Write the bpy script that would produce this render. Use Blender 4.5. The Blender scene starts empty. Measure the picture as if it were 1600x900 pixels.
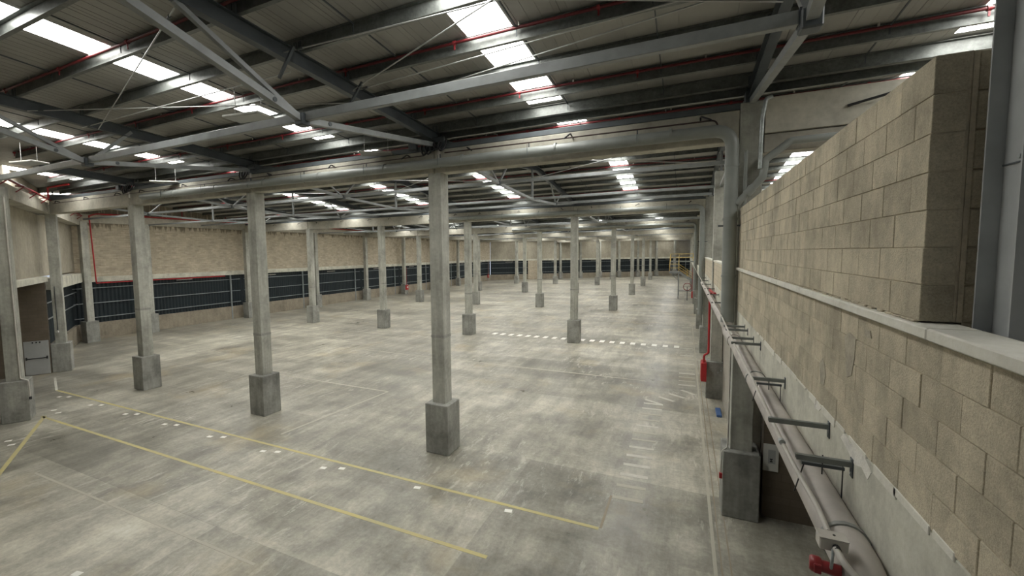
import bpy, bmesh, math, random
from mathutils import Vector, Matrix
random.seed(7)
SC = bpy.context.scene
COL = SC.collection

# ---------------------------------------------------------------- camera
cam_d = bpy.data.cameras.new('camera'); cam = bpy.data.objects.new('camera', cam_d); COL.objects.link(cam)
CX, CY, CZ = 0.0, 0.0, 6.8305
yaw, pitch, roll = math.radians(25.4907), math.radians(4.2723), math.radians(-0.7292)
fwd = Vector((-math.sin(yaw)*math.cos(pitch), math.cos(yaw)*math.cos(pitch), -math.sin(pitch)))
rt0 = Vector((math.cos(yaw), math.sin(yaw), 0)); up0 = rt0.cross(fwd)
rt = rt0*math.cos(roll) + up0*math.sin(roll); up = -rt0*math.sin(roll) + up0*math.cos(roll)
cam.matrix_world = Matrix(((rt.x, up.x, -fwd.x, CX), (rt.y, up.y, -fwd.y, CY), (rt.z, up.z, -fwd.z, CZ), (0, 0, 0, 1)))
cam_d.sensor_fit = 'HORIZONTAL'; cam_d.sensor_width = 36; cam_d.lens = 680.034/1600*36
cam_d.shift_x = 53.68/1600; cam_d.shift_y = -2.74/1600
cam_d.clip_start = 0.05; cam_d.clip_end = 400
SC.camera = cam

# ---------------------------------------------------------------- sky, exposure
w = bpy.data.worlds.new('sky'); SC.world = w; w.use_nodes = True
w.node_tree.nodes['Background'].inputs[0].default_value = (0.75, 0.83, 1.0, 1)
w.node_tree.nodes['Background'].inputs[1].default_value = 1.0
SC.view_settings.view_transform = 'Standard'; SC.view_settings.look = 'None'
SC.view_settings.gamma = 1; SC.view_settings.use_curve_mapping = False
SC.view_settings.exposure = 0.0
SKY_W = 17.0                                   # daylight through the translucent roof panels
SC.cycles.max_bounces = 10; SC.cycles.diffuse_bounces = 6
SC.cycles.sample_clamp_indirect = 8

# ---------------------------------------------------------------- materials
def N(nt, t, **kw):
    n = nt.nodes.new(t)
    for k, v in kw.items():
        if hasattr(n, k): setattr(n, k, v)
        else: n.inputs[k.replace('_', ' ')].default_value = v
    return n
def L(nt, a, b): nt.links.new(a, b)
def base_mat(name):
    m = bpy.data.materials.new(name); m.use_nodes = True
    return m, m.node_tree, m.node_tree.nodes['Principled BSDF']
def ramp(nt, fac, stops):
    r = nt.nodes.new('ShaderNodeValToRGB'); e = r.color_ramp.elements
    while len(e) < len(stops): e.new(0.5)
    for i, (p, c) in enumerate(stops):
        e[i].position = p; e[i].color = (*c, 1)
    L(nt, fac, r.inputs[0]); return r.outputs[0]
def mixc(nt, fac, a, b, mode='MIX'):
    n = nt.nodes.new('ShaderNodeMix'); n.data_type = 'RGBA'; n.blend_type = mode
    for s, v in ((n.inputs[0], fac), (n.inputs[6], a), (n.inputs[7], b)):
        if hasattr(v, 'links'): L(nt, v, s)
        elif isinstance(v, (int, float)): s.default_value = v
        else: s.default_value = (*v, 1)
    return n.outputs[2]
def noise(nt, vec, scale, detail=4, rough=0.55, stretch=None, rot=None):
    if stretch or rot:
        mp = nt.nodes.new('ShaderNodeMapping')
        if stretch: mp.inputs['Scale'].default_value = stretch
        if rot: mp.inputs['Rotation'].default_value = rot
        L(nt, vec, mp.inputs[0]); vec = mp.outputs[0]
    n = nt.nodes.new('ShaderNodeTexNoise'); n.inputs['Scale'].default_value = scale
    n.inputs['Detail'].default_value = detail; n.inputs['Roughness'].default_value = rough
    L(nt, vec, n.inputs['Vector']); return n.outputs[0]
def coords(nt, world=True):
    if world: return nt.nodes.new('ShaderNodeNewGeometry').outputs['Position']
    return nt.nodes.new('ShaderNodeTexCoord').outputs['Object']
def bump(nt, b, h, strength, dist=0.02):
    n = nt.nodes.new('ShaderNodeBump'); n.inputs['Strength'].default_value = strength
    n.inputs['Distance'].default_value = dist
    L(nt, h, n.inputs['Height']); L(nt, n.outputs[0], b.inputs['Normal'])
def per_object(nt, col, amount):
    oi = nt.nodes.new('ShaderNodeObjectInfo')
    hs = nt.nodes.new('ShaderNodeHueSaturation')
    mr = nt.nodes.new('ShaderNodeMapRange'); L(nt, oi.outputs['Random'], mr.inputs[0])
    mr.inputs[3].default_value = 1-amount; mr.inputs[4].default_value = 1+amount
    L(nt, mr.outputs[0], hs.inputs['Value']); L(nt, col, hs.inputs['Color']); return hs.outputs[0]
def concrete(name, c, dark=0.7, light=1.2, scale=0.8, rough=0.75, vary=0.0, stain=0.0, bmp=0.25, vstreak=0.0, speck=0.0):
    m, nt, b = base_mat(name); v = coords(nt)
    n1 = noise(nt, v, scale, 6, 0.62); n2 = noise(nt, v, scale*9, 4, 0.6)
    col = ramp(nt, n1, [(0.3, [x*dark for x in c]), (0.5, c), (0.72, [min(1, x*light) for x in c])])
    col = mixc(nt, 0.35, col, ramp(nt, n2, [(0.3, (0.35,)*3), (0.7, (0.65,)*3)]), 'OVERLAY')
    if vstreak:
        s = noise(nt, v, 1.0, 3, 0.6, stretch=(6, 6, 0.5))
        col = mixc(nt, vstreak, col, ramp(nt, s, [(0.35, (0.3,)*3), (0.65, (0.65,)*3)]), 'OVERLAY')
    if stain:
        s = noise(nt, v, scale*0.6, 5, 0.7)
        col = mixc(nt, ramp(nt, s, [(0.55, (0,)*3), (0.68, (stain,)*3)]), col, [x*0.45 for x in c])
    if speck:
        sp = noise(nt, v, 75, 3, 0.75); n2 = sp
        col = mixc(nt, speck, col, ramp(nt, sp, [(0.34, (0.22,)*3), (0.5, (0.5,)*3), (0.66, (0.74,)*3)]), 'OVERLAY')
    if vary: col = per_object(nt, col, vary)
    L(nt, col, b.inputs['Base Color']); b.inputs['Roughness'].default_value = rough
    bump(nt, b, n2, bmp); return m
def metal(name, c, rough=0.45, metallic=0.0, dark=0.8, light=1.15, scale=2.5, spangle=False):
    m, nt, b = base_mat(name); v = coords(nt)
    n1 = noise(nt, v, scale, 5, 0.6)
    col = ramp(nt, n1, [(0.3, [x*dark for x in c]), (0.7, [min(1, x*light) for x in c])])
    if spangle:
        s = noise(nt, v, 14, 3, 0.7)
        col = mixc(nt, 0.5, col, ramp(nt, s, [(0.35, (0.33,)*3), (0.65, (0.66,)*3)]), 'OVERLAY')
    L(nt, col, b.inputs['Base Color']); b.inputs['Roughness'].default_value = rough
    b.inputs['Metallic'].default_value = metallic; return m
def brick_mat(name, c1, c2, mortar, bw, bh, plane, msize=0.012, streak=True, b_s=0.4):
    m, nt, b = base_mat(name); tc = coords(nt, False)
    sx = nt.nodes.new('ShaderNodeSeparateXYZ'); L(nt, tc, sx.inputs[0])
    cb = nt.nodes.new('ShaderNodeCombineXYZ')
    L(nt, sx.outputs['Y' if plane == 'YZ' else 'X'], cb.inputs[0]); L(nt, sx.outputs['Z'], cb.inputs[1])
    br = nt.nodes.new('ShaderNodeTexBrick'); L(nt, cb.outputs[0], br.inputs['Vector'])
    for k, x in (('Scale', 1), ('Brick Width', bw), ('Row Height', bh), ('Mortar Size', msize), ('Mortar Smooth', 0.4), ('Bias', 0.0)):
        br.inputs[k].default_value = x
    br.inputs['Color1'].default_value = (*c1, 1); br.inputs['Color2'].default_value = (*c2, 1)
    br.inputs['Mortar'].default_value = (*mortar, 1)
    n = noise(nt, tc, 1.1, 5, 0.65)
    col = mixc(nt, 0.45, br.outputs['Color'], ramp(nt, n, [(0.3, (0.33,)*3), (0.7, (0.64,)*3)]), 'OVERLAY')
    if streak:
        n3 = noise(nt, cb.outputs[0], 1.0, 4, 0.7, stretch=(1.3, 9, 1))
        col = mixc(nt, ramp(nt, n3, [(0.52, (0,)*3), (0.66, (0.55,)*3)]), col, [x*0.5 for x in c1])
    if streak:
        mz = nt.nodes.new('ShaderNodeMapRange'); L(nt, sx.outputs['Z'], mz.inputs[0])
        mz.inputs[1].default_value = 8.9; mz.inputs[2].default_value = 9.85; mz.inputs[3].default_value = 0.0; mz.inputs[4].default_value = 0.34
        dn = noise(nt, tc, 1.0, 4, 0.7, stretch=(5, 5, 0.35))
        ad = nt.nodes.new('ShaderNodeMath'); ad.operation = 'ADD'; L(nt, mz.outputs[0], ad.inputs[0]); L(nt, dn, ad.inputs[1])
        col = mixc(nt, ramp(nt, ad.outputs[0], [(0.72, (0,)*3), (0.80, (0.75,)*3)]), col, (0.10, 0.085, 0.06))
    L(nt, col, b.inputs['Base Color']); b.inputs['Roughness'].default_value = 0.9
    bump(nt, b, br.outputs['Fac'], -b_s, 0.02); return m

def floor_mat():
    m, nt, b = base_mat('worn_concrete_floor'); v = coords(nt)
    # gentle domain warp so no pattern lines up with the axes
    wn = nt.nodes.new('ShaderNodeTexNoise'); wn.inputs['Scale'].default_value = 0.25; wn.inputs['Detail'].default_value = 3; L(nt, v, wn.inputs['Vector'])
    vm = nt.nodes.new('ShaderNodeVectorMath'); vm.operation = 'MULTIPLY_ADD'; L(nt, wn.outputs['Color'], vm.inputs[0]); vm.inputs[1].default_value = (0.9, 0.9, 0); L(nt, v, vm.inputs[2]); vw = vm.outputs[0]
    big = noise(nt, vw, 0.13, 5, 0.6)
    mid = noise(nt, vw, 0.7, 8, 0.68)
    fine = noise(nt, v, 9.0, 6, 0.72)
    strk = noise(nt, vw, 1.0, 8, 0.72, stretch=(1.7, 0.30, 1), rot=(0, 0, -0.12))
    lane = noise(nt, v, 1.0, 4, 0.6, stretch=(0.05, 0.7, 1))
    col = ramp(nt, big, [(0.30, (0.19, 0.18, 0.15)), (0.5, (0.32, 0.305, 0.25)), (0.70, (0.47, 0.45, 0.375))])
    # pours: rectangular bays of slightly different tone
    for (bw, rh, off, amt) in ((4.48, 6.66, 0.37, 0.70), (8.97, 3.33, 0.0, 0.5)):
        br = nt.nodes.new('ShaderNodeTexBrick'); L(nt, v, br.inputs['Vector']); br.offset = off
        for k, x in (('Scale', 1), ('Brick Width', bw), ('Row Height', rh), ('Mortar Size', 0.010), ('Mortar Smooth', 0.6), ('Bias', 0.0)):
            br.inputs[k].default_value = x
        br.inputs['Color1'].default_value = (0.38,)*3 + (1,); br.inputs['Color2'].default_value = (0.62,)*3 + (1,)
        br.inputs['Mortar'].default_value = (0.42,)*3 + (1,)
        col = mixc(nt, amt, col, br.outputs['Color'], 'OVERLAY')
    col = mixc(nt, 0.60, col, ramp(nt, mid, [(0.36, (0.27,)*3), (0.64, (0.70,)*3)]), 'OVERLAY')
    col = mixc(nt, 0.42, col, ramp(nt, strk, [(0.38, (0.28,)*3), (0.62, (0.72,)*3)]), 'OVERLAY')
    col = mixc(nt, 0.40, col, ramp(nt, lane, [(0.36, (0.34,)*3), (0.64, (0.66,)*3)]), 'OVERLAY')
    col = mixc(nt, 0.55, col, ramp(nt, fine, [(0.3, (0.34,)*3), (0.7, (0.67,)*3)]), 'OVERLAY')
    # pale scuffs, streaked along the hall
    sc = noise(nt, vw, 2.4, 9, 0.8, stretch=(1.5, 0.35, 1), rot=(0, 0, -0.15)); gate = noise(nt, v, 0.21, 4, 0.6)
    mask = mixc(nt, 1.0, ramp(nt, sc, [(0.54, (0,)*3), (0.60, (0.6,)*3)]), ramp(nt, gate, [(0.45, (0,)*3), (0.57, (1,)*3)]), 'MULTIPLY')
    col = mixc(nt, mask, col, (0.60, 0.575, 0.50))
    # small dark gouges
    dg = noise(nt, vw, 5.0, 5, 0.7, stretch=(1.4, 0.5, 1))
    col = mixc(nt, ramp(nt, dg, [(0.66, (0,)*3), (0.72, (0.55,)*3)]), col, (0.12, 0.115, 0.10))
    # ochre and dark stains
    st = noise(nt, vw, 0.30, 4, 0.6)
    col = mixc(nt, ramp(nt, st, [(0.56, (0,)*3), (0.70, (0.34,)*3)]), col, (0.45, 0.355, 0.19))
    st2 = noise(nt, vw, 0.24, 6, 0.7, rot=(0.3, 0, 1.0))
    col = mixc(nt, ramp(nt, st2, [(0.56, (0,)*3), (0.70, (0.50,)*3)]), col, (0.15, 0.15, 0.13))
    L(nt, col, b.inputs['Base Color'])
    mr = nt.nodes.new('ShaderNodeMapRange'); L(nt, mid, mr.inputs[0])
    mr.inputs[1].default_value = 0.3; mr.inputs[2].default_value = 0.7
    mr.inputs[3].default_value = 0.26; mr.inputs[4].default_value = 0.5
    L(nt, mr.outputs[0], b.inputs['Roughness']); b.inputs['Specular IOR Level'].default_value = 0.4
    bump(nt, b, fine, 0.08); return m

def paint_mat(name, c, wear=0.5):
    m, nt, b = base_mat(name); v = coords(nt)
    n = noise(nt, v, 3.5, 8, 0.75); n2 = noise(nt, v, 0.35, 3, 0.6)
    a = mixc(nt, 0.5, ramp(nt, n, [(0.40, (0,)*3), (0.56, (1,)*3)]), ramp(nt, n2, [(0.38, (0,)*3), (0.58, (1,)*3)]))
    col = mixc(nt, mixc(nt, 1-wear, a, (1, 1, 1)), (0.34, 0.32, 0.27), c)
    L(nt, col, b.inputs['Base Color']); b.inputs['Roughness'].default_value = 0.6; return m
def emit(name, c, s):
    m, nt, b = base_mat(name)
    b.inputs['Base Color'].default_value = (0.8, 0.8, 0.8, 1); b.inputs['Roughness'].default_value = 0.5
    b.inputs['Emission Color'].default_value = (*c, 1); b.inputs['Emission Strength'].default_value = s; return m

M = {}
M['floor'] = floor_mat()
M['column'] = concrete('column_concrete', (0.36, 0.36, 0.315), 0.66, 1.22, 0.9, 0.8, vary=0.08, vstreak=0.35)
M['plinth'] = concrete('plinth_concrete', (0.27, 0.27, 0.245), 0.62, 1.25, 1.1, 0.85, vary=0.10, stain=0.5, vstreak=0.35)
M['beam'] = concrete('beam_concrete', (0.43, 0.41, 0.345), 0.68, 1.15, 0.7, 0.85, vary=0.06, stain=0.35)
M['band'] = concrete('band_concrete', (0.54, 0.53, 0.45), 0.68, 1.25, 1.3, 0.85, stain=0.4)
M['coping'] = concrete('coping_concrete', (0.66, 0.645, 0.57), 0.8, 1.1, 1.6, 0.7)
M['block'] = concrete('block', (0.465, 0.415, 0.31), 0.64, 1.22, 1.6, 0.95, vary=0.11, bmp=0.45, vstreak=0.22, speck=0.28)
M['mortar'] = concrete('mortar', (0.47, 0.415, 0.31), 0.75, 1.15, 4, 0.95, bmp=0.6)
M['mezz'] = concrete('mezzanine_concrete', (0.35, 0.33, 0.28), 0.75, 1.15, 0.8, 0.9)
M['brick'] = brick_mat('tan_brick', (0.42, 0.365, 0.275), (0.52, 0.455, 0.35), (0.40, 0.355, 0.275), 0.40, 0.20, 'XZ')
M['render'] = concrete('cement_render', (0.37, 0.34, 0.27), 0.8, 1.15, 0.5, 0.9, vstreak=0.2)
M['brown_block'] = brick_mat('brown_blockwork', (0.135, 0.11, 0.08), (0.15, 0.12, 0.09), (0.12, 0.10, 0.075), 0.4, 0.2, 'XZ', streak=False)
M['parapet_block'] = brick_mat('parapet_blockwork', (0.50, 0.44, 0.33), (0.56, 0.50, 0.375), (0.42, 0.37, 0.28), 0.4, 0.2, 'YZ', streak=False)
M['steel'] = metal('grey_painted_steel', (0.25, 0.265, 0.265), 0.45)
M['steel_dark'] = metal('dark_painted_steel', (0.07, 0.082, 0.09), 0.5)
M['galv'] = metal('galvanised_steel', (0.36, 0.39, 0.385), 0.38, 0.35, 0.7, 1.3, 3, True)
M['purlin'] = metal('dull_galvanised_purlin', (0.15, 0.16, 0.15), 0.4, 0.3, 0.75, 1.25, 3, True)
M['dwarf'] = concrete('dwarf_wall_concrete', (0.27, 0.235, 0.18), 0.75, 1.2, 0.8, 0.9, vstreak=0.2)
M['post_steel'] = metal('pale_column_steel', (0.37, 0.385, 0.385), 0.45)
M['siren'] = metal('faded_red_plastic', (0.23, 0.02, 0.022), 0.4)
M['filling'] = concrete('old_filling', (0.385, 0.35, 0.275), 0.7, 1.2, 5, 0.9)
M['splash'] = concrete('white_splash', (0.70, 0.68, 0.62), 0.7, 1.1, 6, 0.8)
M['bracket'] = metal('bracket_steel', (0.17, 0.185, 0.175), 0.45)
M['gutter'] = metal('gutter_steel', (0.10, 0.115, 0.125), 0.5)
M['deck'] = metal('roof_sheet', (0.335, 0.33, 0.305), 0.6, 0.0, 0.85, 1.12, 0.7)
M['pvc'] = metal('grey_drain_pipe', (0.235, 0.25, 0.235), 0.42, 0, 0.85, 1.1, 1.5)
M['pvc_pale'] = metal('dusty_drain_pipe', (0.44, 0.41, 0.375), 0.6, 0, 0.78, 1.15, 2.0)
M['conduit'] = metal('pale_conduit', (0.50, 0.475, 0.43), 0.5)
M['red'] = metal('red_paint', (0.40, 0.018, 0.022), 0.45)
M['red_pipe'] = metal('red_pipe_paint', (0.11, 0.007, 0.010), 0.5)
M['brown_tube'] = metal('dark_brown_tube', (0.045, 0.025, 0.022), 0.5)
M['red_dk'] = metal('dark_red_paint', (0.22, 0.02, 0.025), 0.45)
M['clad'] = metal('dark_cladding', (0.006, 0.014, 0.019), 0.6)
M['rail'] = metal('pale_rail', (0.30, 0.33, 0.34), 0.4, 0.3)
M['black'] = metal('black_plastic', (0.02, 0.02, 0.022), 0.5)
M['white'] = metal('white_panel', (0.62, 0.62, 0.58), 0.5, 0, 0.93, 1.04)
M['doorgrey'] = metal('pale_grey_door', (0.40, 0.41, 0.40), 0.5, 0, 0.93, 1.04)
M['yellow'] = metal('yellow_paint', (0.62, 0.45, 0.12), 0.5)
M['blue'] = metal('blue_plastic', (0.05, 0.11, 0.26), 0.5)
M['cable'] = metal('rod_steel', (0.45, 0.46, 0.45), 0.4, 0.4)
M['yline'] = paint_mat('yellow_line', (0.55, 0.48, 0.20), 0.5)
M['wline'] = paint_mat('white_line', (0.62, 0.61, 0.54), 0.55)
M['tape'] = paint_mat('white_tape', (0.85, 0.84, 0.78), 0.15)
M['faint'] = paint_mat('faint_line', (0.46, 0.44, 0.36), 0.35)
M['oline'] = paint_mat('brown_line', (0.27, 0.22, 0.15), 0.6)
M['sky'] = emit('daylit_roof_light', (1.0, 0.99, 0.945), SKY_W)

# ---------------------------------------------------------------- mesh helpers
class MB:
    def __init__(s): s.v = []; s.f = []; s.sm = []
    def add(s, vs, fs, smooth=False):
        o = len(s.v); s.v += [tuple(x) for x in vs]; s.f += [tuple(i+o for i in f) for f in fs]; s.sm += [smooth]*len(fs); return s
    def box(s, x0, x1, y0, y1, z0, z1, c=0.0):
        if c <= 0:
            return s.add([(x, y, z) for z in (z0, z1) for y in (y0, y1) for x in (x0, x1)],
                         [(0, 2, 3, 1), (4, 5, 7, 6), (0, 1, 5, 4), (2, 6, 7, 3), (0, 4, 6, 2), (1, 3, 7, 5)])
        # chamfered box
        vs = []; X = (x0, x1); Y = (y0, y1); Z = (z0, z1)
        def P(i, j, k, ax):
            p = [X[i], Y[j], Z[k]]; sg = [1 if i == 0 else -1, 1 if j == 0 else -1, 1 if k == 0 else -1]
            for a in range(3):
                if a != ax: p[a] += sg[a]*c
            return tuple(p)
        ix = {}
        for i in (0, 1):
            for j in (0, 1):
                for k in (0, 1):
                    for ax in range(3): ix[(i, j, k, ax)] = len(vs); vs.append(P(i, j, k, ax))
        f = []
        for i in (0, 1): f.append([ix[(i, a, b, 0)] for a, b in ((0, 0), (0, 1), (1, 1), (1, 0))][::(1 if i == 0 else -1)])
        for j in (0, 1): f.append([ix[(a, j, b, 1)] for a, b in ((0, 0), (1, 0), (1, 1), (0, 1))][::(1 if j == 0 else -1)])
        for k in (0, 1): f.append([ix[(a, b, k, 2)] for a, b in ((0, 0), (0, 1), (1, 1), (1, 0))][::(1 if k == 0 else -1)])
        for a in (0, 1):
            for b_ in (0, 1):
                f.append([ix[(0, a, b_, 1)], ix[(1, a, b_, 1)], ix[(1, a, b_, 2)], ix[(0, a, b_, 2)]])
                f.append([ix[(a, 0, b_, 0)], ix[(a, 1, b_, 0)], ix[(a, 1, b_, 2)], ix[(a, 0, b_, 2)]])
                f.append([ix[(a, b_, 0, 0)], ix[(a, b_, 1, 0)], ix[(a, b_, 1, 1)], ix[(a, b_, 0, 1)]])
                for k in (0, 1): f.append([ix[(a, b_, k, 0)], ix[(a, b_, k, 1)], ix[(a, b_, k, 2)]])
        return s.add(vs, f)
    def prism(s, prof, p0, p1, upv=(0, 0, 1)):
        """extrude 2D profile (side, up) from p0 to p1"""
        p0 = Vector(p0); p1 = Vector(p1); d = (p1-p0).normalized(); u = Vector(upv)
        sd = d.cross(u)
        if sd.length < 1e-4: sd = d.cross(Vector((1, 0, 0)))
        sd.normalize(); u = sd.cross(d); n = len(prof)
        vs = [p0+sd*a+u*b for a, b in prof] + [p1+sd*a+u*b for a, b in prof]
        fs = [(i, (i+1) % n, n+(i+1) % n, n+i) for i in range(n)] + [tuple(range(n-1, -1, -1)), tuple(range(n, 2*n))]
        return s.add(vs, fs)
    def bar(s, p0, p1, wd, h=None, upv=(0, 0, 1)):
        h = h or wd; return s.prism([(-wd/2, -h/2), (wd/2, -h/2), (wd/2, h/2), (-wd/2, h/2)], p0, p1, upv)
    def ibeam(s, p0, p1, wd, h, t=0.02, tw=0.014):
        a, b = wd/2, h/2
        return s.prism([(-a, -b), (a, -b), (a, -b+t), (tw/2, -b+t), (tw/2, b-t), (a, b-t), (a, b), (-a, b), (-a, b-t), (-tw/2, b-t), (-tw/2, -b+t), (-a, -b+t)], p0, p1)
    def tube(s, pts, r, n=12, fillet=0.0, caps=True):
        pts = [Vector(p) for p in pts]
        if fillet > 0 and len(pts) > 2:
            q = [pts[0]]
            for i in range(1, len(pts)-1):
                a, b, c = pts[i-1], pts[i], pts[i+1]
                fl = min(fillet, (a-b).length*0.45, (c-b).length*0.45)
                u, v_ = b+(a-b).normalized()*fl, b+(c-b).normalized()*fl
                for k in range(7):
                    t = k/6; q.append(u*(1-t)**2 + b*2*t*(1-t) + v_*t*t)
            q.append(pts[-1]); pts = q
        rings = []; prev = None
        for i, p in enumerate(pts):
            if i == 0: d = pts[1]-p
            elif i == len(pts)-1: d = p-pts[i-1]
            else: d = (p-pts[i-1]).normalized()+(pts[i+1]-p).normalized()
            d.normalize()
            if prev is None:
                ref = Vector((0, 0, 1)) if abs(d.z) < 0.9 else Vector((1, 0, 0)); a = d.cross(ref).normalized()
            else: a = (prev - d*prev.dot(d)).normalized()
            prev = a; b = d.cross(a)
            rr = r[i] if isinstance(r, (list, tuple)) else r
            rings.append([p+(a*math.cos(2*math.pi*k/n)+b*math.sin(2*math.pi*k/n))*rr for k in range(n)])
        vs = [v for g in rings for v in g]; fs = []
        for i in range(len(rings)-1):
            for k in range(n): fs.append((i*n+k, i*n+(k+1) % n, (i+1)*n+(k+1) % n, (i+1)*n+k))
        s.add(vs, fs, True)
        if caps: s.add(rings[0], [tuple(range(n-1, -1, -1))]); s.add(rings[-1], [tuple(range(n))])
        return s
    def mesh(s, name, mat):
        me = bpy.data.meshes.new(name); me.from_pydata(s.v, [], s.f); me.materials.append(mat)
        me.polygons.foreach_set('use_smooth', s.sm)
        bm = bmesh.new(); bm.from_mesh(me); bmesh.ops.recalc_face_normals(bm, faces=bm.faces); bm.to_mesh(me); bm.free()
        return me
    def obj(s, name, mat, parent=None): return place(name, s.mesh(name, M[mat]), parent)
def place(name, me, parent=None, loc=(0, 0, 0), rz=0):
    o = bpy.data.objects.new(name, me); COL.objects.link(o)
    if parent is not None: o.parent = parent
    o.location = loc; o.rotation_euler = (0, 0, rz); return o
def tag(o, label, cat, group=None):
    o['label'] = label; o['category'] = cat
    if group: o['group'] = group
    return o
def thing(name, label, cat, loc=(0, 0, 0), rz=0, group=None):
    o = bpy.data.objects.new(name, None); o.empty_display_size = 0.3; COL.objects.link(o)
    o.location = loc; o.rotation_euler = (0, 0, rz); return tag(o, label, cat, group)
def struct(o): o['kind'] = 'structure'; return o
def stuff(o): o['kind'] = 'stuff'; return o
ORD = ['first', 'second', 'third', 'fourth', 'fifth', 'sixth', 'seventh', 'eighth', 'ninth', 'tenth', 'eleventh', 'twelfth', 'thirteenth', 'fourteenth', 'fifteenth']

# ---------------------------------------------------------------- grid
YV = [12.84 + 20*k for k in range(-1, 7)]           # valley lines, beams on columns; YV[1] is the first row
XL = [1.39, -7.54, -16.51, -25.48, -34.45]
ROOF0, SLOPE = 11.15, 0.055
# roof profile of each bay: (valley z near, ridge offset, ridge z, valley z far)
def prof(i): return (11.15, 10.0, 11.70, 11.15) if i == 0 else (10.90, 10.6, 11.90, 10.88)
def roofz(i, o):                                     # underside of the sheets at offset o in bay i
    a, r, zr, b = prof(i)
    return a+(zr-a)*o/r if o <= r else zr+(b-zr)*(o-r)/(20-r)
def offs(i):
    if i == 0: return [0.12, 1.40, 2.86, 4.32, 5.78, 7.24, 8.72] + [20-q for q in (8.72, 7.24, 5.78, 4.32, 2.86, 1.40, 0.12)]
    return [0.15+1.45*k for k in range(8)] + [20-(0.15+1.42*k) for k in range(6, -1, -1)]
PD = lambda i: 0.30 if i == 0 else 0.22              # purlin depth
def back_y(x): return 102.3 + (x+44.9)*0.753        # the skewed end wall
def diag_y(x): return 13.2 + (-34.2-x)*0.554 - 1.0   # the skewed wall on the left (outer face)
XR = 12.0

# ================================================================ FLOOR
fl = MB()
fl.add([(-50, -12, 0), (XR, -12, 0), (XR, 140, 0), (-50, 140, 0), (-50, -12, -0.3), (XR, -12, -0.3), (XR, 140, -0.3), (-50, 140, -0.3)],
       [(0, 1, 2, 3), (7, 6, 5, 4), (0, 4, 5, 1), (1, 5, 6, 2), (2, 6, 7, 3), (3, 7, 4, 0)])
floor = struct(fl.obj('floor', 'floor'))
def line(name, p0, p1, wd, mat, z=0.004):
    p0 = Vector((*p0, z/2)); p1 = Vector((*p1, z/2)); return MB().bar(p0, p1, wd, z).obj(name, mat, floor)
line('painted_line', (-25.2, 8.5), (-3.9, 8.48), 0.11, 'yline')
line('painted_line', (-29.5, 10.62), (-1.8, 10.56), 0.11, 'yline')
line('painted_line', (-32.7, 11.75), (-29.5, 10.62), 0.10, 'wline')
line('painted_line', (-25.12, 8.58), (-17.5, 4.3), 0.13, 'yline')
line('painted_line', (-18.7, 6.03), (-8.5, 6.13), 0.07, 'faint')
line('painted_line', (-30, 24.7), (-1.8, 24.2), 0.12, 'faint')
line('painted_line', (-22, 17.4), (-13.3, 17.3), 0.10, 'faint')
line('painted_line', (-13.3, 17.3), (-13.9, 11.4), 0.10, 'faint')
line('painted_line', (0.73, -6), (0.71, 46), 0.075, 'faint')
line('painted_line', (0.86, -6), (0.84, 30), 0.03, 'oline')
line('painted_line', (-1.74, 12.2), (-1.76, 10.6), 0.06, 'oline')
line('floor_joint', (1.02, 26), (1.03, 9), 0.03, 'oline')
line('floor_joint', (1.22, 9), (1.2, 5), 0.05, 'oline')
line('floor_joint', (-34, 52.84), (1.0, 52.84), 0.06, 'oline')
dots = [(-27.95, 10.15), (-27.5, 10.35), (-24.98, 10.14), (-24.5, 10.35), (-22.07, 10.16), (-21.59, 10.37), (-19.19, 10.17), (-18.65, 10.33), (-16.25, 10.15), (-15.72, 10.33), (-13.27, 10.12), (-12.75, 10.29), (-10.41, 10.08), (-9.83, 10.3), (-6.97, 10.32), (-4.11, 10.34), (-11.8, 4.32)]
dm = MB().box(-0.1, 0.1, -0.07, 0.07, 0, 0.004).mesh('tape_mark', M['tape'])
for x, y in dots: place('tape_mark', dm, floor, (x, y, 0), 0.2)
for x, y in [(-25.7, 9.1), (-25.08, 9.02), (-22.95, 6.76), (-22.36, 6.66)]: place('tape_mark', dm, floor, (x, y, 0), 0.9)
dm2 = MB().box(-0.17, 0.17, -0.38, 0.38, 0, 0.004).mesh('crossing_dash', M['tape'])
x = -0.42
while x > -15: place('crossing_dash', dm2, floor, (x, 33.88, 0)); x -= 0.745
zb = MB().box(-0.4, 0.4, -0.09, 0.09, 0, 0.004).mesh('crossing_bar', M['wline']); zf = MB().box(-0.4, 0.4, -0.08, 0.08, 0, 0.004).mesh('crossing_bar', M['faint'])
for i in range(18):
    y = 12.2 + 0.70*i
    if y < 21: place('crossing_bar', zf if i in (0, 1, 6, 7, 9, 10) else zb, floor, (-1.3 + 0.012*i, y, 0), 0.08)
for cx_, cy_, a in [(-1.19, 20.9, -0.55), (-0.66, 21.55, -0.6), (-0.23, 22.23, -0.6), (0.25, 23.0, -0.75)]:
    place('crossing_bar', zb, floor, (cx_, cy_, 0), a)
for i in range(26): place('crossing_bar', zf if i % 3 else zb, floor, (0.22, 24.2 + 0.78*i, 0), 0.05)

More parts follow.
